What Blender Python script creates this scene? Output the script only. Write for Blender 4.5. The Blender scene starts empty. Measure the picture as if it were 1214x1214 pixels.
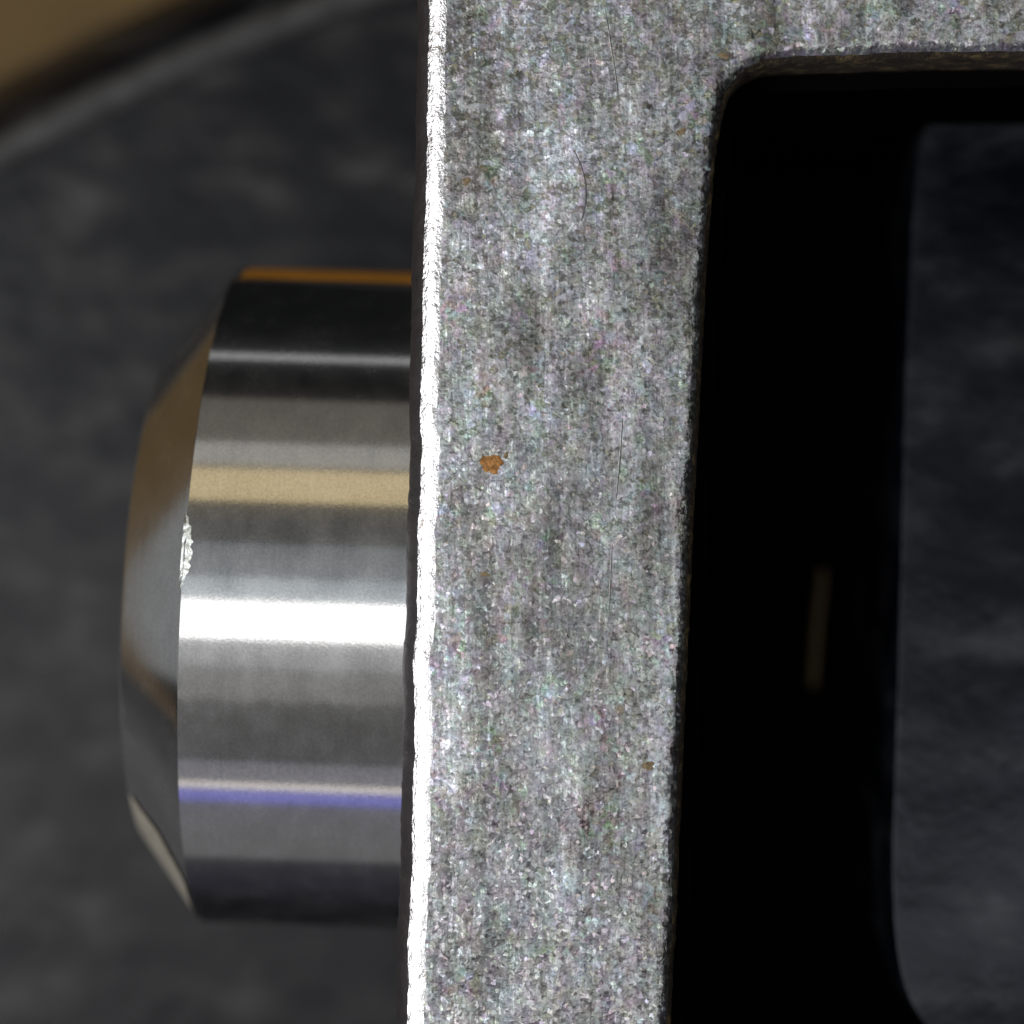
import bpy, bmesh, math, random
from mathutils import Vector, Matrix

# ---------------------------------------------------------------- units
# One photograph pixel at the front of the steel frame is 0.01 mm: the pin is about 9 mm thick.
S = 1e-5
CAMZ = 3000.0                 # camera height over the frame's front face, in photo pixels
def W(px, py, z=0.0):         # photo pixel + depth -> metres
    k = (CAMZ - z) / CAMZ
    return Vector(((px - 607) * k * S, (607 - py) * k * S, z * S))
R = math.radians
random.seed(7)
sc = bpy.context.scene
col = sc.collection

# ---------------------------------------------------------------- camera
cam = bpy.data.cameras.new('camera')
cam.lens = 50
cam.sensor_width = 2 * 50 * 607 / CAMZ
cam.clip_start = 0.001
cam.clip_end = 10
cam.dof.use_dof = True
cam.dof.focus_distance = (CAMZ + 12) * S
cam.dof.aperture_fstop = 50 / (118 * S * 1000)
camo = bpy.data.objects.new('camera', cam)
camo.location = (0, 0, CAMZ * S)
col.objects.link(camo)
sc.camera = camo

# ---------------------------------------------------------------- world and exposure
world = bpy.data.worlds.new('World')
sc.world = world
world.use_nodes = True
world.node_tree.nodes['Background'].inputs[0].default_value = (0.9, 0.95, 1.0, 1)
world.node_tree.nodes['Background'].inputs[1].default_value = 0.008
sc.view_settings.view_transform = 'Standard'
sc.view_settings.look = 'None'
sc.view_settings.gamma = 1
sc.view_settings.exposure = 0
sc.cycles.max_bounces = 8

# ---------------------------------------------------------------- lamps
PIN = W(350, 707, -480)
def lamp(name, direction, dist, w, h, L, colour=(1, 1, 1), spread=180):
    d = Vector(direction).normalized()
    li = bpy.data.lights.new(name, 'AREA')
    li.shape = 'RECTANGLE'
    li.size = w * S
    li.size_y = h * S
    li.energy = L * math.pi * w * h * S * S
    li.color = colour
    li.spread = R(spread)
    o = bpy.data.objects.new(name, li)
    o.location = PIN + d * dist * S
    # local x stays along the picture's horizontal where it can
    z = d
    x = Vector((1, 0, 0)) - z * z.x
    if x.length < 0.2:
        x = Vector((0, 1, 0)) - z * z.y
    x.normalize()
    y = z.cross(x)
    o.rotation_euler = Matrix((x, y, z)).transposed().to_euler()
    col.objects.link(o)
    return o
def band(name, a0, a1, L, colour=(1, 1, 1), dist=16000, half=38, xoff=-4):
    # a long lamp parallel to the pin, filling the elevations a0..a1 seen from it
    m = R((a0 + a1) / 2)
    h = 2 * dist * math.tan(R(abs(a1 - a0) / 2))
    w = 2 * dist * math.tan(R(half))
    return lamp(name, (math.tan(R(xoff)), math.sin(m), math.cos(m)), dist, w, h, L, colour)
band('key_tube', -12.6, 0.2, 2.3, (1.0, 0.99, 0.98))
band('cool_fill', 0.6, 8, 0.52, (0.84, 0.94, 1.0))  # this and the bands below are added for reflections on the pin
band('cool_fill_edge', 8.3, 19, 0.25, (0.92, 0.96, 1.0))
band('dim_panel', 19.5, 32, 0.085, (1, 0.98, 0.95))
band('warm_fill', 33, 44.5, 0.95, (0.80, 0.64, 0.37))
band('grey_panel', 45.5, 54, 0.40, (1, 0.98, 0.93))
band('brown_panel', 54.5, 71, 0.14, (1.0, 0.90, 0.78))
band('slim_fill', 88.2, 91.0, 0.55, (1, 1, 1))
band('neutral_panel', -22, -13.2, 0.36, (0.98, 0.98, 1.0))
band('neutral_panel_edge', -33, -22.3, 0.22, (1, 0.98, 0.95))
band('low_panel', -54, -33, 0.10, (1, 0.97, 0.95))
band('lilac_panel', -62.5, -55, 0.24, (0.95, 0.93, 1.0))
band('cream_fill', -66, -63.3, 1.1, (1.0, 0.93, 0.82))
band('blue_panel', -71.5, -66.3, 0.70, (0.32, 0.32, 1.0))
band('foot_panel', -100, -71.8, 0.17, (1, 0.98, 1.0))
# the tall lamp at the left that burns along the frame's edge
lamp('side_tube', (-math.sin(R(42)), -0.14, math.cos(R(42))), 9500, 6000, 8600, 3.9, (1, 0.99, 1.0))
# low lamps added round the pin's free end for chamfer reflections
lamp('low_left_fill', (-1, 0.05, -0.20), 9000, 6500, 4600, 0.26, (0.95, 0.98, 1.0))
lamp('amber_fill', (-0.72, 0.70, 0.0), 9000, 5200, 7000, 0.22, (1.0, 0.62, 0.30))
lamp('low_cream_fill', (-0.60, -0.80, 0.0), 9000, 5000, 4000, 0.45, (1.0, 0.93, 0.80))

# ---------------------------------------------------------------- materials
def nt(name):
    m = bpy.data.materials.new(name)
    m.use_nodes = True
    t = m.node_tree
    for n in list(t.nodes):
        t.nodes.remove(n)
    return m, t, t.nodes, t.links
def N(t, kind, **kw):
    n = t.nodes.new(kind)
    for k, v in kw.items():
        if isinstance(k, str) and hasattr(n, k):
            setattr(n, k, v)
    return n
def val(n, **kw):
    for k, v in kw.items():
        n.inputs[k.replace('_', ' ')].default_value = v
def coords(t, sx, sy, sz):    # object coordinates in photo pixels, scaled
    tc = t.nodes.new('ShaderNodeTexCoord')
    mp = t.nodes.new('ShaderNodeMapping')
    mp.inputs['Scale'].default_value = (sx / S, sy / S, sz / S)
    t.links.new(tc.outputs['Object'], mp.inputs['Vector'])
    return mp.outputs['Vector']
def noise(t, vec, scale=1.0, detail=2.0, rough=0.5, dist=0.0):
    n = t.nodes.new('ShaderNodeTexNoise')
    t.links.new(vec, n.inputs['Vector'])
    val(n, Scale=scale, Detail=detail, Roughness=rough, Distortion=dist)
    return n
def ramp(t, fac, stops, interp='LINEAR'):
    r = t.nodes.new('ShaderNodeValToRGB')
    r.color_ramp.interpolation = interp
    e = r.color_ramp.elements
    while len(e) < len(stops):
        e.new(0.5)
    for i, (p, c) in enumerate(stops):
        e[i].position = p
        e[i].color = (c, c, c, 1) if not hasattr(c, '__len__') else (*c, 1)
    t.links.new(fac, r.inputs[0])
    return r.outputs[0]
def mixc(t, fac, a, b, mode='MIX'):
    m = t.nodes.new('ShaderNodeMix')
    m.data_type = 'RGBA'
    m.blend_type = mode
    for s, v in ((0, fac), (6, a), (7, b)):
        if hasattr(v, 'is_linked'):
            t.links.new(v, m.inputs[s])
        else:
            m.inputs[s].default_value = v if s == 0 else (*v, 1)
    return m.outputs[2]
def mathn(t, op, a, b=None, c=None):
    m = t.nodes.new('ShaderNodeMath')
    m.operation = op
    for i, v in enumerate((a, b, c)):
        if v is None:
            continue
        if hasattr(v, 'is_linked'):
            t.links.new(v, m.inputs[i])
        else:
            m.inputs[i].default_value = v
    return m.outputs[0]
def bump(t, h, dist_px, strength=1.0, normal=None):
    b = t.nodes.new('ShaderNodeBump')
    b.inputs['Strength'].default_value = strength
    b.inputs['Distance'].default_value = dist_px * S
    t.links.new(h, b.inputs['Height'])
    if normal:
        t.links.new(normal, b.inputs['Normal'])
    return b.outputs[0]

def vmath(t, op, a, b=None, scale=None):
    m = t.nodes.new('ShaderNodeVectorMath')
    m.operation = op
    for i, v in enumerate((a, b)):
        if v is None:
            continue
        if hasattr(v, 'is_linked'):
            t.links.new(v, m.inputs[i])
        else:
            m.inputs[i].default_value = v
    if scale is not None:
        if hasattr(scale, 'is_linked'):
            t.links.new(scale, m.inputs['Scale'])
        else:
            m.inputs['Scale'].default_value = scale
    return m.outputs[0]
def mat_plate():
    m, t, n, l = nt('blasted_zinc_steel')
    co = coords(t, 1, 1, 1)
    fine = noise(t, co, 1 / 5.6, 3, 0.68)
    warp = noise(t, co, 1 / 6.0, 2, 0.6)
    streak = noise(t, coords(t, 1 / 34, 1 / 250, 1 / 34), 1, 4, 0.6)
    line = noise(t, coords(t, 1 / 7, 1 / 300, 1 / 7), 1, 2, 0.5)
    blotch = noise(t, coords(t, 1 / 75, 1 / 120, 1 / 75), 1, 4, 0.6)
    hue = noise(t, coords(t, 1 / 22, 1 / 34, 1 / 22), 1, 3, 0.7)
    dirt = noise(t, coords(t, 1 / 45, 1 / 70, 1 / 45), 1, 5, 0.7)
    # crystal facets: each cell leans its own way
    cw = vmath(t, 'ADD', co, vmath(t, 'SCALE', vmath(t, 'SUBTRACT', warp.outputs['Color'], (0.5, 0.5, 0.5)), scale=7.0))
    v1 = n.new('ShaderNodeTexVoronoi'); l.new(cw, v1.inputs['Vector']); val(v1, Scale=1 / 4.2)
    v2 = n.new('ShaderNodeTexVoronoi'); l.new(cw, v2.inputs['Vector']); val(v2, Scale=1 / 10.0)
    f1 = vmath(t, 'SCALE', vmath(t, 'SUBTRACT', v1.outputs['Color'], (0.5, 0.5, 0.5)), scale=0.22)
    f2 = vmath(t, 'SCALE', vmath(t, 'SUBTRACT', v2.outputs['Color'], (0.5, 0.5, 0.5)), scale=0.19)
    c0 = ramp(t, streak.outputs['Fac'], [(0.3, (0.190, 0.192, 0.196)), (0.5, (0.305, 0.309, 0.316)), (0.7, (0.445, 0.455, 0.47))])
    c0 = mixc(t, 1.0, c0, ramp(t, blotch.outputs['Fac'], [(0.33, (0.66, 0.655, 0.63)), (0.5, (1.0, 1.0, 0.985)), (0.68, (1.38, 1.42, 1.48))]), 'MULTIPLY')
    c0 = mixc(t, ramp(t, line.outputs['Fac'], [(0.64, 0.0), (0.78, 0.35)]), c0, (0.46, 0.47, 0.48))
    # thin oily interference tints, in patches
    sat = n.new('ShaderNodeHueSaturation'); val(sat, Saturation=1.25)
    l.new(hue.outputs['Color'], sat.inputs['Color'])
    br = mixc(t, 1.0, sat.outputs[0], (1.9, 1.9, 1.95), 'MULTIPLY')
    c1 = mixc(t, 0.20, c0, mixc(t, 1.0, c0, br, 'MULTIPLY'))
    cell = mixc(t, 1.0, v2.outputs['Color'], (1.9, 1.9, 1.9), 'MULTIPLY')
    patch = ramp(t, dirt.outputs['Color'], [(0.50, 0.01), (0.66, 0.26)])
    c1 = mixc(t, patch, c1, mixc(t, 1.0, c1, cell, 'MULTIPLY'))
    c2 = mixc(t, ramp(t, dirt.outputs['Fac'], [(0.60, 0.0), (0.72, 0.65)]), c1, (0.13, 0.11, 0.065))
    gr = ramp(t, fine.outputs['Fac'], [(0.30, 0.60), (0.5, 0.98), (0.70, 1.35)])
    c4 = mixc(t, 1.0, c2, gr, 'MULTIPLY')
    # scattered bright crystals
    sepc = n.new('ShaderNodeSeparateColor'); l.new(v1.outputs['Color'], sepc.inputs[0])
    spk = mathn(t, 'MULTIPLY', ramp(t, sepc.outputs[1], [(0.84, 0.0), (0.97, 1.0)]), ramp(t, blotch.outputs['Fac'], [(0.35, 0.35), (0.65, 1.0)]))
    c4 = mixc(t, spk, c4, mixc(t, 0.22, (0.85, 0.86, 0.87), v2.outputs['Color']))
    b = n.new('ShaderNodeBsdfPrincipled')
    val(b, Metallic=1.0)
    l.new(c4, b.inputs['Base Color'])
    l.new(ramp(t, warp.outputs['Fac'], [(0.3, 0.42), (0.7, 0.28)]), b.inputs['Roughness'])
    nb = bump(t, fine.outputs['Fac'], 0.9, 1.0)
    nb = bump(t, streak.outputs['Fac'], 3.0, 1.0, nb)
    nb = vmath(t, 'NORMALIZE', vmath(t, 'ADD', nb, vmath(t, 'ADD', f1, f2)))
    l.new(nb, b.inputs['Normal'])
    o = n.new('ShaderNodeOutputMaterial'); l.new(b.outputs[0], o.inputs[0])
    return m
def mat_rust_edge():
    m, t, n, l = nt('rusty_brown_edge')
    a = noise(t, coords(t, 1 / 22, 1 / 22, 1 / 22), 1, 5, 0.7)
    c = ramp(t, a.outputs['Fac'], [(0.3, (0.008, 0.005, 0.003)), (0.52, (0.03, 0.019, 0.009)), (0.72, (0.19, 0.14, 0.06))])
    b = n.new('ShaderNodeBsdfPrincipled'); val(b, Roughness=0.75)
    l.new(c, b.inputs['Base Color'])
    f = noise(t, coords(t, 1, 1, 1), 1 / 7, 4, 0.7)
    l.new(bump(t, f.outputs['Fac'], 6), b.inputs['Normal'])
    o = n.new('ShaderNodeOutputMaterial'); l.new(b.outputs[0], o.inputs[0])
    return m
def mat_polished():
    m, t, n, l = nt('polished_steel')
    # object x runs along the axis; faint grinding lines run round the pin
    ring = noise(t, coords(t, 1 / 5, 1 / 260, 1 / 260), 1, 4, 0.6)
    mot = noise(t, coords(t, 1 / 35, 1 / 50, 1 / 50), 1, 4, 0.6)
    nb = bump(t, ring.outputs['Fac'], 0.05)
    pit = noise(t, coords(t, 1, 1, 1), 1 / 3.2, 2, 0.6)
    nb = bump(t, pit.outputs['Fac'], 0.03, 1.0, nb)
    g1 = n.new('ShaderNodeBsdfGlossy'); g1.inputs['Roughness'].default_value = 0.085
    g2 = n.new('ShaderNodeBsdfGlossy')
    l.new(ramp(t, mot.outputs['Fac'], [(0.3, 0.20), (0.7, 0.30)]), g2.inputs['Roughness'])
    c = ramp(t, mot.outputs['Fac'], [(0.3, (0.60, 0.60, 0.60)), (0.7, (0.70, 0.70, 0.70))])
    c = mixc(t, 1.0, c, ramp(t, pit.outputs['Fac'], [(0.25, 0.88), (0.75, 1.12)]), 'MULTIPLY')
    hair = noise(t, coords(t, 1 / 2.2, 1 / 120, 1 / 120), 1, 2, 0.5)
    c = mixc(t, 1.0, c, ramp(t, hair.outputs['Fac'], [(0.25, 0.97), (0.75, 1.03)]), 'MULTIPLY')
    for g in (g1, g2):
        l.new(c, g.inputs['Color']); l.new(nb, g.inputs['Normal'])
    mx = n.new('ShaderNodeMixShader'); mx.inputs[0].default_value = 0.28
    l.new(g1.outputs[0], mx.inputs[1]); l.new(g2.outputs[0], mx.inputs[2])
    o = n.new('ShaderNodeOutputMaterial'); l.new(mx.outputs[0], o.inputs[0])
    return m
def mat_plastic(name, tint):
    m, t, n, l = nt(name)
    a = noise(t, coords(t, 1 / 150, 1 / 80, 1 / 90), 1, 5, 0.62)
    c = ramp(t, a.outputs['Fac'], [(0.40, (0.0026, 0.0030, 0.0050)), (0.50, (0.0072, 0.0077, 0.0098)), (0.58, (0.017, 0.017, 0.0185)), (0.72, (0.046, 0.046, 0.046))])
    c = mixc(t, 1.0, c, tint, 'MULTIPLY')
    b = n.new('ShaderNodeBsdfPrincipled'); val(b, Roughness=0.30)
    b.inputs['Specular Tint'].default_value = (*(min(1, x) for x in tint), 1)
    b.inputs['Specular IOR Level'].default_value = 0.26
    l.new(c, b.inputs['Base Color'])
    big = noise(t, coords(t, 1 / 55, 1 / 55, 1 / 55), 1, 4, 0.6)
    nb = bump(t, big.outputs['Fac'], 2.6)
    l.new(nb, b.inputs['Normal'])
    o = n.new('ShaderNodeOutputMaterial'); l.new(b.outputs[0], o.inputs[0])
    return m
def mat_simple(name, colour, rough, metallic=0.0, spec=0.5, var=0.25, size=30, bpx=3):
    m, t, n, l = nt(name)
    a = noise(t, coords(t, 1 / size, 1 / size, 1 / size), 1, 5, 0.65)
    lo = tuple(c * (1 - var) for c in colour); hi = tuple(c * (1 + var) for c in colour)
    b = n.new('ShaderNodeBsdfPrincipled'); val(b, Roughness=rough, Metallic=metallic)
    b.inputs['Specular IOR Level'].default_value = spec
    l.new(ramp(t, a.outputs['Fac'], [(0.3, lo), (0.7, hi)]), b.inputs['Base Color'])
    l.new(bump(t, a.outputs['Fac'], bpx), b.inputs['Normal'])
    o = n.new('ShaderNodeOutputMaterial'); l.new(b.outputs[0], o.inputs[0])
    return m
M_PLATE = mat_plate()
M_RUST = mat_rust_edge()
def mat_worn():
    m, t, n, l = nt('rubbed_steel_edge')
    fine = noise(t, coords(t, 1, 1, 1), 1 / 5.0, 3, 0.7)
    worm = noise(t, coords(t, 1, 0.6, 1), 1 / 14.0, 3, 0.6)
    gap = noise(t, coords(t, 1 / 30, 1 / 60, 1 / 30), 1, 4, 0.6)
    c = ramp(t, fine.outputs['Fac'], [(0.3, (0.45, 0.44, 0.45)), (0.7, (0.85, 0.85, 0.86))])
    c = mixc(t, ramp(t, gap.outputs['Fac'], [(0.62, 0.0), (0.70, 0.9)]), c, (0.10, 0.07, 0.045))
    b = n.new('ShaderNodeBsdfPrincipled'); val(b, Metallic=1.0, Roughness=0.22)
    l.new(c, b.inputs['Base Color'])
    nb = bump(t, fine.outputs['Fac'], 0.8)
    nb = bump(t, worm.outputs['Fac'], 2.3, 1.0, nb)
    l.new(nb, b.inputs['Normal'])
    o = n.new('ShaderNodeOutputMaterial'); l.new(b.outputs[0], o.inputs[0])
    return m
M_WORN = mat_worn()
M_PIN = mat_polished()
M_PLASTIC = mat_plastic('matte_charcoal_plastic', (1.0, 1.0, 1.0))
M_BLOCK = mat_plastic('matte_blue_black_plastic', (0.80, 0.88, 1.0))
M_TABLE = mat_simple('tan_card', (0.104, 0.060, 0.0105), 0.7, var=0.12, size=120, bpx=6)
M_SHADE = mat_simple('black_shade', (0.0018, 0.0018, 0.002), 1.0, spec=0.0, size=40, bpx=4)
M_SPOT = mat_simple('orange_rust', (0.42, 0.20, 0.06), 0.8, var=0.6, size=6, bpx=5)
M_SIDE = mat_simple('shaded_side_steel', (0.016, 0.012, 0.013), 0.6, var=0.4, size=25, bpx=4)
M_STAIN = mat_simple('brown_stain', (0.20, 0.15, 0.08), 0.7, var=0.6, size=5, bpx=2)
M_SCRATCH = mat_simple('scratched_steel', (0.42, 0.43, 0.43), 0.4, metallic=1.0, var=0.5, size=5, bpx=2)
M_FIBRE = mat_simple('dark_fibre', (0.09, 0.09, 0.095), 0.6)
M_BEAD = mat_simple('highlight_plastic', (0.036, 0.036, 0.037), 0.6, var=0.6, size=60, bpx=4)  # lightened to paint the rim's highlight
M_REFLECTION = mat_simple('cream_reflection_steel', (0.42, 0.39, 0.32), 0.5, metallic=0.5, var=0.25, size=40, bpx=0.5)
M_RIM_GLINT = mat_simple('amber_rim_glint', (0.55, 0.24, 0.02), 0.45, var=0.2, size=60, bpx=0.5)
M_GAP_GLINT = mat_simple('gap_glint_bronze', (0.55, 0.42, 0.26), 0.5, metallic=0.3, size=40, bpx=2)
M_NICK = mat_simple('bright_steel', (0.85, 0.9, 0.88), 0.25, metallic=1.0, size=10, bpx=3)

# ---------------------------------------------------------------- mesh helpers
def link(name, verts, faces, mat, parent=None, smooth=None, origin=None):
    me = bpy.data.meshes.new(name)
    o0 = Vector(origin) if origin is not None else Vector((0, 0, 0))
    me.from_pydata([tuple(Vector(v) - o0) for v in verts], [], faces)
    me.materials.append(mat)
    bm = bmesh.new(); bm.from_mesh(me)
    bmesh.ops.recalc_face_normals(bm, faces=bm.faces)
    bm.to_mesh(me); bm.free()
    if smooth is not None:
        for p in me.polygons:
            p.use_smooth = True
        try:
            me.set_sharp_from_angle(angle=R(smooth))
        except Exception:
            pass
    o = bpy.data.objects.new(name, me)
    col.objects.link(o)
    if parent is not None:
        o.parent = parent
        o.location = o0 - parent.location
    else:
        o.location = o0
    return o
def empty(name, loc, label, cat):
    o = bpy.data.objects.new(name, None)
    o.empty_display_size = 0.001
    o.location = loc
    o['label'] = label
    o['category'] = cat
    col.objects.link(o)
    return o
def resample(pts, step):
    out = []
    n = len(pts)
    for i in range(n):
        a, b = Vector(pts[i]), Vector(pts[(i + 1) % n])
        k = max(1, int((b - a).length / step))
        for j in range(k):
            out.append(a.lerp(b, j / k))
    return out
def catmull(pts, k=8):        # open smooth curve through pts
    P = [Vector(p) for p in pts]
    P = [P[0] * 2 - P[1]] + P + [P[-1] * 2 - P[-2]]
    out = []
    for i in range(1, len(P) - 2):
        for j in range(k):
            u = j / k
            a, b, c, d = P[i - 1:i + 3]
            out.append(0.5 * (2 * b + (c - a) * u + (2 * a - 5 * b + 4 * c - d) * u * u + (3 * b - a - 3 * c + d) * u ** 3))
    out.append(P[-2])
    return out
def normals2d(loop):          # left-hand normals of a closed loop
    n = len(loop); out = []
    for i in range(n):
        t = (loop[(i + 1) % n] - loop[i - 1])
        t = Vector((t.x, t.y)).normalized()
        out.append(Vector((-t.y, t.x)))
    return out
def area2(loop):
    return sum(loop[i - 1].x * loop[i].y - loop[i].x * loop[i - 1].y for i in range(len(loop))) / 2
def rounded_edge(loop, r, k, inward, zt=0.0):
    # rings from the flat face (first) round to the wall (last), all in pixel units
    sgn = (1 if area2(loop) > 0 else -1) * (1 if inward else -1)
    nn = normals2d(loop)
    rings = []
    for i in range(k + 1):
        a = math.pi / 2 * i / k
        q = 1 - math.sin(a); h = 1 - math.cos(a)
        rv = r if hasattr(r, '__len__') else [r] * len(loop)
        rings.append([(p.x + nn[j].x * rv[j] * q * sgn, p.y + nn[j].y * rv[j] * q * sgn, zt - rv[j] * h) for j, p in enumerate(loop)])
    return rings
def bridge(rings, base=0):
    n = len(rings[0]); f = []
    for a in range(len(rings) - 1):
        for j in range(n):
            f.append((base + a * n + j, base + a * n + (j + 1) % n, base + (a + 1) * n + (j + 1) % n, base + (a + 1) * n + j))
    return f

# pixel-plane helper: photo pixel at depth z -> pixel units (x right, y up)
def P2(px, py, z=0.0):
    k = (CAMZ - z) / CAMZ
    return Vector(((px - 607) * k, (607 - py) * k))

BASE_Z = -1000.0
TABLE_Z = -1900.0

# ---------------------------------------------------------------- table
tbl = link('table', [(x * S, y * S, z * S) for z in (TABLE_Z, TABLE_Z - 1500) for x, y in ((-4000, -7200), (5600, -7200), (5600, 1450), (-4000, 1450))],
           [(0, 1, 2, 3), (7, 6, 5, 4), (0, 4, 5, 1), (1, 5, 6, 2), (2, 6, 7, 3), (3, 7, 4, 0)], M_TABLE)
tbl['kind'] = 'structure'

# ---------------------------------------------------------------- charcoal base: a thick disc with a rounded rim
cc = P2(1225, 2370, BASE_Z)
RB = 2500 * (CAMZ - BASE_Z) / CAMZ
base = empty('round_base', (cc.x * S, cc.y * S, TABLE_Z * S),
             'matte charcoal plastic disc with rounded rim lying on tan table under steel bracket', 'base')
prof = [(0, BASE_Z), (RB * 0.5, BASE_Z), (RB - 20, BASE_Z), (RB - 20.2, BASE_Z - 6)]
bead = []
for i in range(1, 13):                                    # low bead along the rim
    a = math.pi * i / 13
    bead.append((RB + 8 - 28 * math.cos(a), BASE_Z + 24 * math.sin(a)))
bead = [(RB - 20, BASE_Z - 5)] + bead + [(RB + 36, BASE_Z - 5)]
prof += [(RB + 36.2, BASE_Z - 6), (RB + 40, BASE_Z - 4), (RB + 60, BASE_Z - 24), (RB + 172, BASE_Z - 250), (RB + 180, BASE_Z - 280),
         (RB + 170, TABLE_Z + 30), (RB + 150, TABLE_Z)]
SEG = 360
vv = []; ff = []
for r, z in bead:
    for i in range(SEG):
        a = 2 * math.pi * i / SEG
        vv.append(((cc.x + r * math.cos(a)) * S, (cc.y + r * math.sin(a)) * S, z * S))
for a in range(len(bead)):
    b_ = (a + 1) % len(bead)
    for j in range(SEG):
        ff.append((a * SEG + j, a * SEG + (j + 1) % SEG, b_ * SEG + (j + 1) % SEG, b_ * SEG + j))
rb = link('rim_bead', vv, ff, M_BEAD, base, 50)
rb['label'] = 'bead round the rim, paled for its highlight'
vv = []; ff = []
for r, z in prof[1:]:
    for i in range(SEG):
        a = 2 * math.pi * i / SEG
        vv.append(((cc.x + r * math.cos(a)) * S, (cc.y + r * math.sin(a)) * S, z * S))
nr = len(prof) - 1
for a in range(nr - 1):
    for j in range(SEG):
        ff.append((a * SEG + j, a * SEG + (j + 1) % SEG, (a + 1) * SEG + (j + 1) % SEG, (a + 1) * SEG + j))
ff.append(tuple(range(SEG)))
ff.append(tuple(range((nr - 1) * SEG, nr * SEG)))
link('disc', vv, ff, M_PLASTIC, base, 40)

# raised block of the same plastic standing in the frame's window
BZ = -330.0
left = catmull([(1150, 92), (1118, 118), (1098, 165), (1088, 240), (1082, 340), (1075, 470), (1069, 620), (1063, 770),
                (1057, 900), (1052, 1020), (1055, 1110), (1068, 1170), (1095, 1212), (1135, 1238)], 6)
lp = [P2(p.x, p.y, BZ) for p in left] + [P2(1560, 1240, BZ), P2(1600, 1200, BZ), P2(1620, 140, BZ), P2(1580, 92, BZ)]
lp = resample(lp, 25)
rings = rounded_edge(lp, 4, 2, True, BZ)
rings = [[(x, y, z - 0.10 * y) for x, y, z in r] for r in rings]
rings.append([(x, y, BASE_Z + 2) for x, y, z in rings[-1]])
vv = [(x * S, y * S, z * S) for r in rings for x, y, z in r]
n = len(lp)
ff = bridge(rings) + [tuple(range(n)), tuple(range((len(rings) - 1) * n, len(rings) * n))]
link('raised_block', vv, ff, M_BLOCK, base, 40)

# ---------------------------------------------------------------- steel frame
left_edge = [(500, -260), (494.5, 0), (489, 250), (483, 550), (476, 850), (468.5, 1214), (446, 2150)]
outer_px = [(700, -330), (560, -325)] + left_edge + [(480, 2250), (700, 2260), (1940, 2260), (1990, 2210), (2000, 2100), (2000, -260), (1960, -320), (1700, -330)]
outer = resample([P2(*p) for p in outer_px], 7)
for i, p in enumerate(outer):       # worn, slightly wavy arris
    p.x += 1.6 * math.sin(p.y / 37.0) * math.sin(p.y / 91.0 + 1) + random.uniform(-0.7, 0.7)
win_l = catmull([(790, 1500), (797, 1214), (803, 1100), (809, 960), (816, 800), (824, 620), (831, 480), (838, 350), (845, 240),
                 (852, 170), (863, 120), (882, 90), (910, 76), (950, 72), (1010, 70), (1110, 67), (1214, 66), (1400, 64)], 8)
inner_px = [(p.x, p.y) for p in win_l] + [(1650, 62), (1690, 75), (1705, 110), (1705, 1850), (1690, 1890), (1650, 1900), (840, 1900), (800, 1885), (785, 1850)]
inner = resample([P2(*p) for p in inner_px], 7)
for p in inner:
    p.x += random.uniform(-0.8, 0.8); p.y += random.uniform(-0.8, 0.8)

frame_loc = Vector((0.0, 0.0, BASE_Z * S))
frame = empty('steel_bracket', frame_loc, 'thick grey galvanised steel bracket with a rectangular window and worn edge lightened for its highlight', 'bracket')
def wob(y):
    return (math.sin(y / 23.0) + math.sin(y / 61.0 + 2) + 0.8 * math.sin(y / 11.3 + 1)) / 2.8
ro = rounded_edge(outer, [35 + 2.4 * wob(p.y) + 2.0 * wob(p.x) + random.uniform(-0.8, 0.8) for p in outer], 10, True)
ri = rounded_edge(inner, [22 + 3 * wob(p.y * 1.3) + 2 * wob(p.x) + random.uniform(-1, 1) for p in inner], 6, False)
# body: front face, outer rounding, outer wall
bm = bmesh.new()
def ringv(r):
    return [bm.verts.new((x * S, y * S, z * S)) for x, y, z in r]
ov = [ringv(ro[0])]; wl = [ringv(ro[-1]), ringv([(x, y, BASE_Z) for x, y, z in ro[-1]])]
ivs = [ringv(r) for r in ri[:4]]; iv = ivs[0]
ib = ringv([(x, y, BASE_Z) for x, y, z in ri[-1]])
m_ = len(outer)
for j in range(m_):
    bm.faces.new((wl[0][j], wl[0][(j + 1) % m_], wl[1][(j + 1) % m_], wl[1][j]))
for a in range(3):
    k_ = len(inner)
    for j in range(k_):
        bm.faces.new((ivs[a][j], ivs[a][(j + 1) % k_], ivs[a + 1][(j + 1) % k_], ivs[a + 1][j]))
def fill(l0, l1):
    ed = []
    for lo in (l0, l1):
        for j in range(len(lo)):
            e = bm.edges.get((lo[j], lo[(j + 1) % len(lo)])) or bm.edges.new((lo[j], lo[(j + 1) % len(lo)]))
            ed.append(e)
    bmesh.ops.triangle_fill(bm, use_beauty=True, use_dissolve=False, edges=ed)
fill(ov[0], iv)
fill(wl[-1], ib)
bmesh.ops.recalc_face_normals(bm, faces=bm.faces)
for v in bm.verts:
    v.co -= frame_loc
for f in bm.faces:
    f.smooth = True
me = bpy.data.meshes.new('body')
bm.to_mesh(me); bm.free()
me.materials.append(M_PLATE)
me.set_sharp_from_angle(angle=R(35))
body = bpy.data.objects.new('body', me)
col.objects.link(body); body.parent = frame
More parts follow.
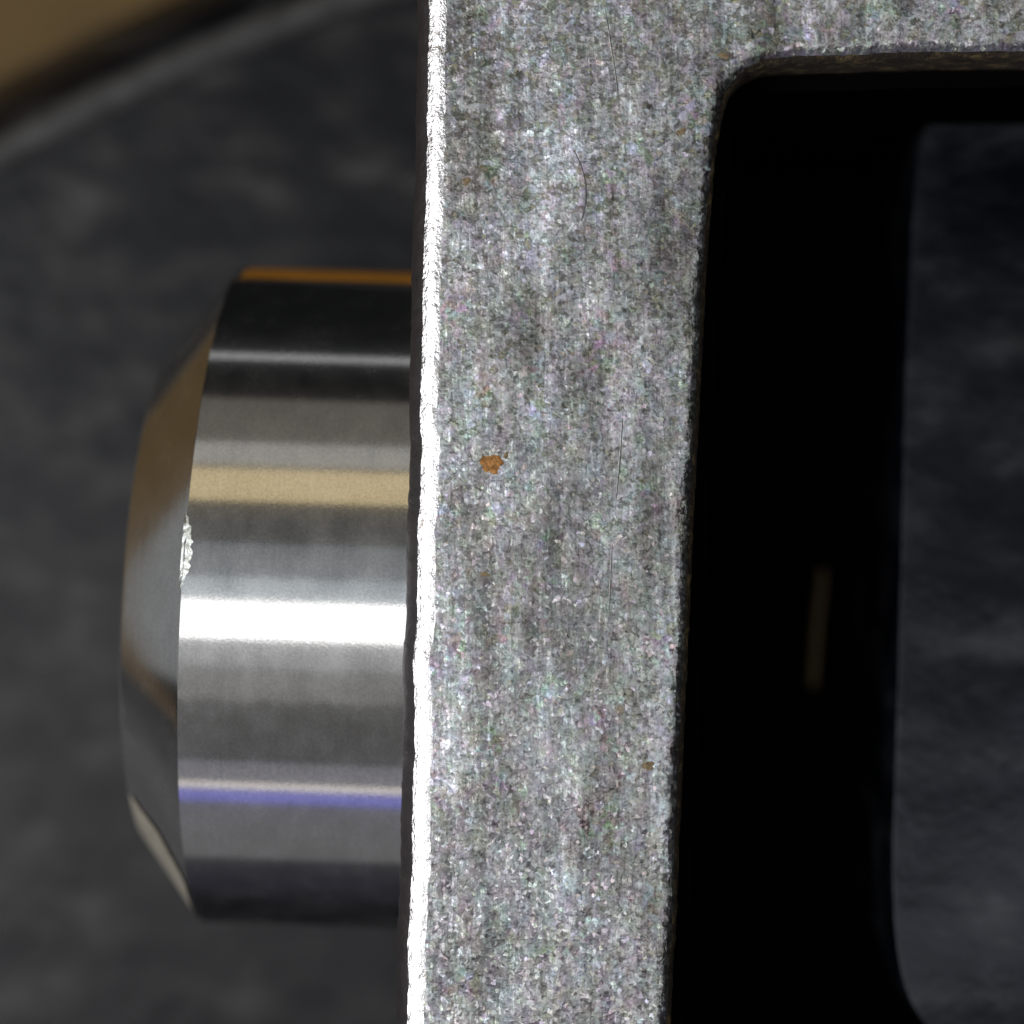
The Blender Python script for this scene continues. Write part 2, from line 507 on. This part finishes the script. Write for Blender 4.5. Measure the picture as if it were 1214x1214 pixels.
# rounded outer arris, rubbed, and lightened to hold its highlight
we = link('worn_edge', [(x * S, y * S, z * S) for r in ro[:5] for x, y, z in r], bridge(ro[:5]), M_WORN, frame, 60, origin=frame_loc)
we['label'] = 'rubbed outer edge of the bracket, lightened for its highlight'
se = link('side_edge', [(x * S, y * S, z * S) for r in ro[4:] for x, y, z in r], bridge(ro[4:]), M_SIDE, frame, 60, origin=frame_loc)  # dark tone stands for shade on the outer rounding
se['label'] = 'outer side of the edge, painted dark as shade'
# window wall: the rusty inside of the opening
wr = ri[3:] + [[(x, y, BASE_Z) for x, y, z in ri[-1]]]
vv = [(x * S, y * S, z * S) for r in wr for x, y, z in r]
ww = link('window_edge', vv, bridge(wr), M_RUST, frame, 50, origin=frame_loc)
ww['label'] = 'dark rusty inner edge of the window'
# orange rust spot
def blob(name, px, py, rx, ry, h, mat, parent, lab, seed):
    rnd = random.Random(seed)
    ph = [rnd.uniform(0, 6.28) for _ in range(4)]
    vv = []; K = 36; jag = [rnd.uniform(-0.13, 0.13) for _ in range(K)]
    for q in (1.0, 0.75, 0.4):
        for i in range(K):
            a = 2 * math.pi * i / K
            rr = 1 + 0.16 * math.sin(2 * a + ph[0]) + 0.12 * math.sin(3 * a + ph[1]) + 0.10 * math.sin(5 * a + ph[2]) + jag[i]
            p = P2(px + rx * rr * q * math.cos(a), py + ry * rr * q * math.sin(a))
            vv.append((p.x * S, p.y * S, (h * (1 - q * q) - 0.5) * S))
    ff = bridge([vv[:K], vv[K:2 * K], vv[2 * K:]]) + [tuple(range(2 * K, 3 * K))]
    o = link(name, vv, ff, mat, parent, 60, origin=frame_loc)
    o['label'] = lab
    return o
blob('rust_spot', 583, 550, 13.5, 14, 2.2, M_SPOT, frame, 'small orange rust spot', 3)

for px, py, rx, ry, sd in ((808, 156, 8, 6, 12), (769, 908, 8, 9, 13), (858, 66, 9, 6, 14), (575, 681, 8, 4, 15), (553, 215, 6, 8, 16), (600, 540, 4, 6, 17)):
    blob('stain', px, py, rx, ry, 1.0, M_STAIN, frame, 'small brown stain on the steel face', sd)
def scratch(pts, w, mat, name):
    c_ = catmull(pts, 6); vv = []; ff = []
    for i, p in enumerate(c_):
        q = P2(p.x, p.y); h_ = w * math.sin(math.pi * (i + 0.3) / (len(c_) - 0.4)) * random.uniform(0.6, 1)
        for dx, dz in ((-h_, -0.3), (0, 0.9), (h_, -0.3)):
            vv.append(((q.x + dx) * S, q.y * S, dz * S))
    for i in range(len(c_) - 1):
        for q in range(2):
            b_ = i * 3 + q
            ff.append((b_, b_ + 1, b_ + 4, b_ + 3))
    o = link(name, vv, ff, mat, frame, 70, origin=frame_loc)
    return o
for pts in (((716, 0), (722, 40), (730, 90), (735, 135)), ((739, 480), (735, 540), (729, 610)), ((726, 640), (723, 700), (721, 740))):
    scratch(pts, 1.8, M_SCRATCH, 'scratch')
# a dark fibre lying on the face
fb = catmull([(680, 178), (687, 192), (693, 210), (695, 232), (692, 252), (689, 262)], 6)
vv = []; ff = []
for p in fb:
    q = P2(p.x, p.y)
    for k_ in range(6):
        a = k_ * math.pi / 3
        vv.append(((q.x + 0.7 * math.cos(a)) * S, q.y * S, (0.7 + 0.7 * math.sin(a)) * S))
for i in range(len(fb) - 1):
    for k_ in range(6):
        ff.append((i * 6 + k_, i * 6 + (k_ + 1) % 6, (i + 1) * 6 + (k_ + 1) % 6, (i + 1) * 6 + k_))
fibre = link('fibre', vv, ff, M_FIBRE, None, 60)
fibre['label'] = 'tiny dark curved fibre stuck to the grey steel face'
fibre['category'] = 'fibre'

# black lining added as the gap's shade: sleeve with floor, open over the block
sl = resample([P2(*p) for p in inner_px], 30)
sg = 1 if area2(sl) > 0 else -1
nn = normals2d(sl)
def off(d, z):
    return [(p.x + nn[j].x * d * sg, p.y + nn[j].y * d * sg, z) for j, p in enumerate(sl)]
def blk(z):
    # ring with the same count that hugs the block's foot
    c = Vector((700, 0)); out = []
    for p in sl:
        q = Vector((min(max(p.x, 545), 1180), min(max(p.y, -650), 545)))
        out.append((q.x, q.y, z))
    return out
LT = -88
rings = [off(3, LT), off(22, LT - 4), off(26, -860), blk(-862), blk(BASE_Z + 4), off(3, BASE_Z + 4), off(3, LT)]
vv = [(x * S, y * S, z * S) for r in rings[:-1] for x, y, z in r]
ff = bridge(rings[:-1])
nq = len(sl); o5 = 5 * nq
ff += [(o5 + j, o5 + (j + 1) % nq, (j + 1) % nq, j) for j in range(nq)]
shade_liner = link('shade_lining', vv, ff, M_SHADE)
shade_liner['label'] = 'black lining added as shade in the gap between bracket and plastic block'
shade_liner['category'] = 'shade_liner'

# ---------------------------------------------------------------- polished pin
AX = -480.0
R_PIN = 446.0
p0 = P2(274, 703.5, AX); p1 = P2(480, 703.5 + 0.033 * 215, AX)
ax = Vector((p1.x - p0.x, p1.y - p0.y, 0)).normalized()
pin_rot = Matrix.Rotation(math.atan2(ax.y, ax.x), 4, 'Z') @ Matrix.Rotation(R(-1.5), 4, 'Y')
pin_loc = Vector((p0.x * S, p0.y * S, AX * S))
pin = empty('steel_pin', pin_loc, 'polished round steel pin with chamfered end sticking out of the bracket side', 'pin')
pin.rotation_euler = pin_rot.to_euler()
SEGP = 256
SHEAR = 0.02          # the end is cut very slightly out of square
def lathe(name, prof, mat, parent, cap0=False, cap1=False, smooth=30):
    vv = []; ff = []
    for t, r in prof:
        for i in range(SEGP):
            a = 2 * math.pi * i / SEGP
            vv.append(((t + SHEAR * r * math.cos(a) * (t < 20)) * S, r * math.cos(a) * S, r * math.sin(a) * S))
    for a in range(len(prof) - 1):
        for j in range(SEGP):
            ff.append((a * SEGP + j, a * SEGP + (j + 1) % SEGP, (a + 1) * SEGP + (j + 1) % SEGP, (a + 1) * SEGP + j))
    if cap0:
        ff.append(tuple(range(SEGP)))
    if cap1:
        ff.append(tuple(range((len(prof) - 1) * SEGP, len(prof) * SEGP)))
    o = link(name, vv, ff, mat, None, smooth)
    o.parent = parent
    return o
TE = (P2(488, 700, AX).x - p0.x) + 30
lathe('shaft', [(0, R_PIN - 0.6), (0.6, R_PIN), (3, R_PIN), (TE, R_PIN)], M_PIN, pin, cap1=True)
chamfer = lathe('chamfer', [(-95, 300), (-93, 326), (-91, 330), (-88, 334), (-3, R_PIN - 4.2), (0, R_PIN - 0.6)], M_PIN, pin, cap0=True)
# orange rim glint painted as an amber strip along the shaft
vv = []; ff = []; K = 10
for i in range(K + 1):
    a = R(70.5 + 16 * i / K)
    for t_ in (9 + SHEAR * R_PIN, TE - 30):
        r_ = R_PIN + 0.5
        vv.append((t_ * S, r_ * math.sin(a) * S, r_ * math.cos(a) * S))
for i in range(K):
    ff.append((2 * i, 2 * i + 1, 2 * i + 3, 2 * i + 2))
glint = link('rim_glint', vv, ff, M_RIM_GLINT, None, 60)
glint.parent = pin
glint['label'] = 'amber painted glint along the top edge'
# bright nick on the chamfer's edge
def nick(t0, ang0, ang1, w):
    K = 26; rows = []
    rnd = random.Random(5)
    for i in range(K + 1):
        u = i / K
        a = ang0 + (ang1 - ang0) * u
        ww_ = w * math.sin(math.pi * u) ** 0.7 * rnd.uniform(0.72, 1.0)
        row = []
        for q in (0, 0.5, 1):
            t = t0 - 3 + ww_ * q
            r = R_PIN + (-2.2, 0.9, 0.5)[int(q * 2)] + rnd.uniform(-0.3, 0.3)
            row.append(((t + SHEAR * r * math.sin(a)) * S, r * math.sin(a) * S, r * math.cos(a) * S))
        rows.append(row)
    vv = [v for r in rows for v in r]; ff = []
    for i in range(K):
        for q in range(2):
            b = i * 3 + q
            ff.append((b, b + 1, b + 4, b + 3))
    o = link('nick', vv, ff, M_NICK, None, 20)
    o.parent = chamfer
    o['label'] = 'small bright nick on the rim'
    return o
nick(0.0, math.asin((703.5 - 606) / 388), math.asin((703.5 - 688) / 388), 15)

# cream reflection painted as a dull patch low on the chamfer
vv = []; ff = []; K = 18
def cone(u, a):               # u: 0 at the small end of the chamfer, 1 at the shaft
    t_ = -88 + 88 * u; r_ = 334 + (R_PIN - 0.6 - 334) * u
    return ((t_ - 1.6 + SHEAR * r_ * math.sin(a)) * S, (r_ + 1.2) * math.sin(a) * S, (r_ + 1.2) * math.cos(a) * S)
for i in range(K + 1):
    q = i / K
    a = -R(49 + 38 * q)
    u0 = 0.02; u1 = min(0.97, 0.55 + 3.0 * q)
    for w_ in (0, 0.5, 1):
        vv.append(cone(u0 + (u1 - u0) * w_, a))
for i in range(K):
    for w_ in range(2):
        b_ = i * 3 + w_
        ff.append((b_, b_ + 1, b_ + 4, b_ + 3))
sc_ = link('cream_reflection', vv, ff, M_REFLECTION, None, 60)
sc_.parent = chamfer
sc_['label'] = 'pale painted reflection low on the chamfer'

# ---------------------------------------------------------------- thin strip added for a brown glint deep in the gap
sp = catmull([(978, 675), (976, 700), (971, 745), (967, 800), (966, 815)], 6)
zt = -800
pts = [P2(p.x, p.y, zt) for p in sp]
vv = []; ff = []
for i, p in enumerate(pts):
    for dx, dz in ((-2.5, -859), (-2.5, zt - 3), (0, zt), (2.5, zt - 3), (2.5, -859)):
        vv.append(((p.x + dx) * S, p.y * S, dz * S))
for i in range(len(pts) - 1):
    for q in range(4):
        b = i * 5 + q
        ff.append((b, b + 1, b + 6, b + 5))
    ff.append((i * 5 + 4, i * 5, i * 5 + 5, i * 5 + 9))
ff.append((0, 1, 2, 3, 4)); e = (len(pts) - 1) * 5; ff.append((e, e + 1, e + 2, e + 3, e + 4))
strip = link('gap_glint', vv, ff, M_GAP_GLINT, None, 60)
strip['label'] = 'thin curved bronze-brown strip added for a faint glint in the black gap'
strip['category'] = 'strip'
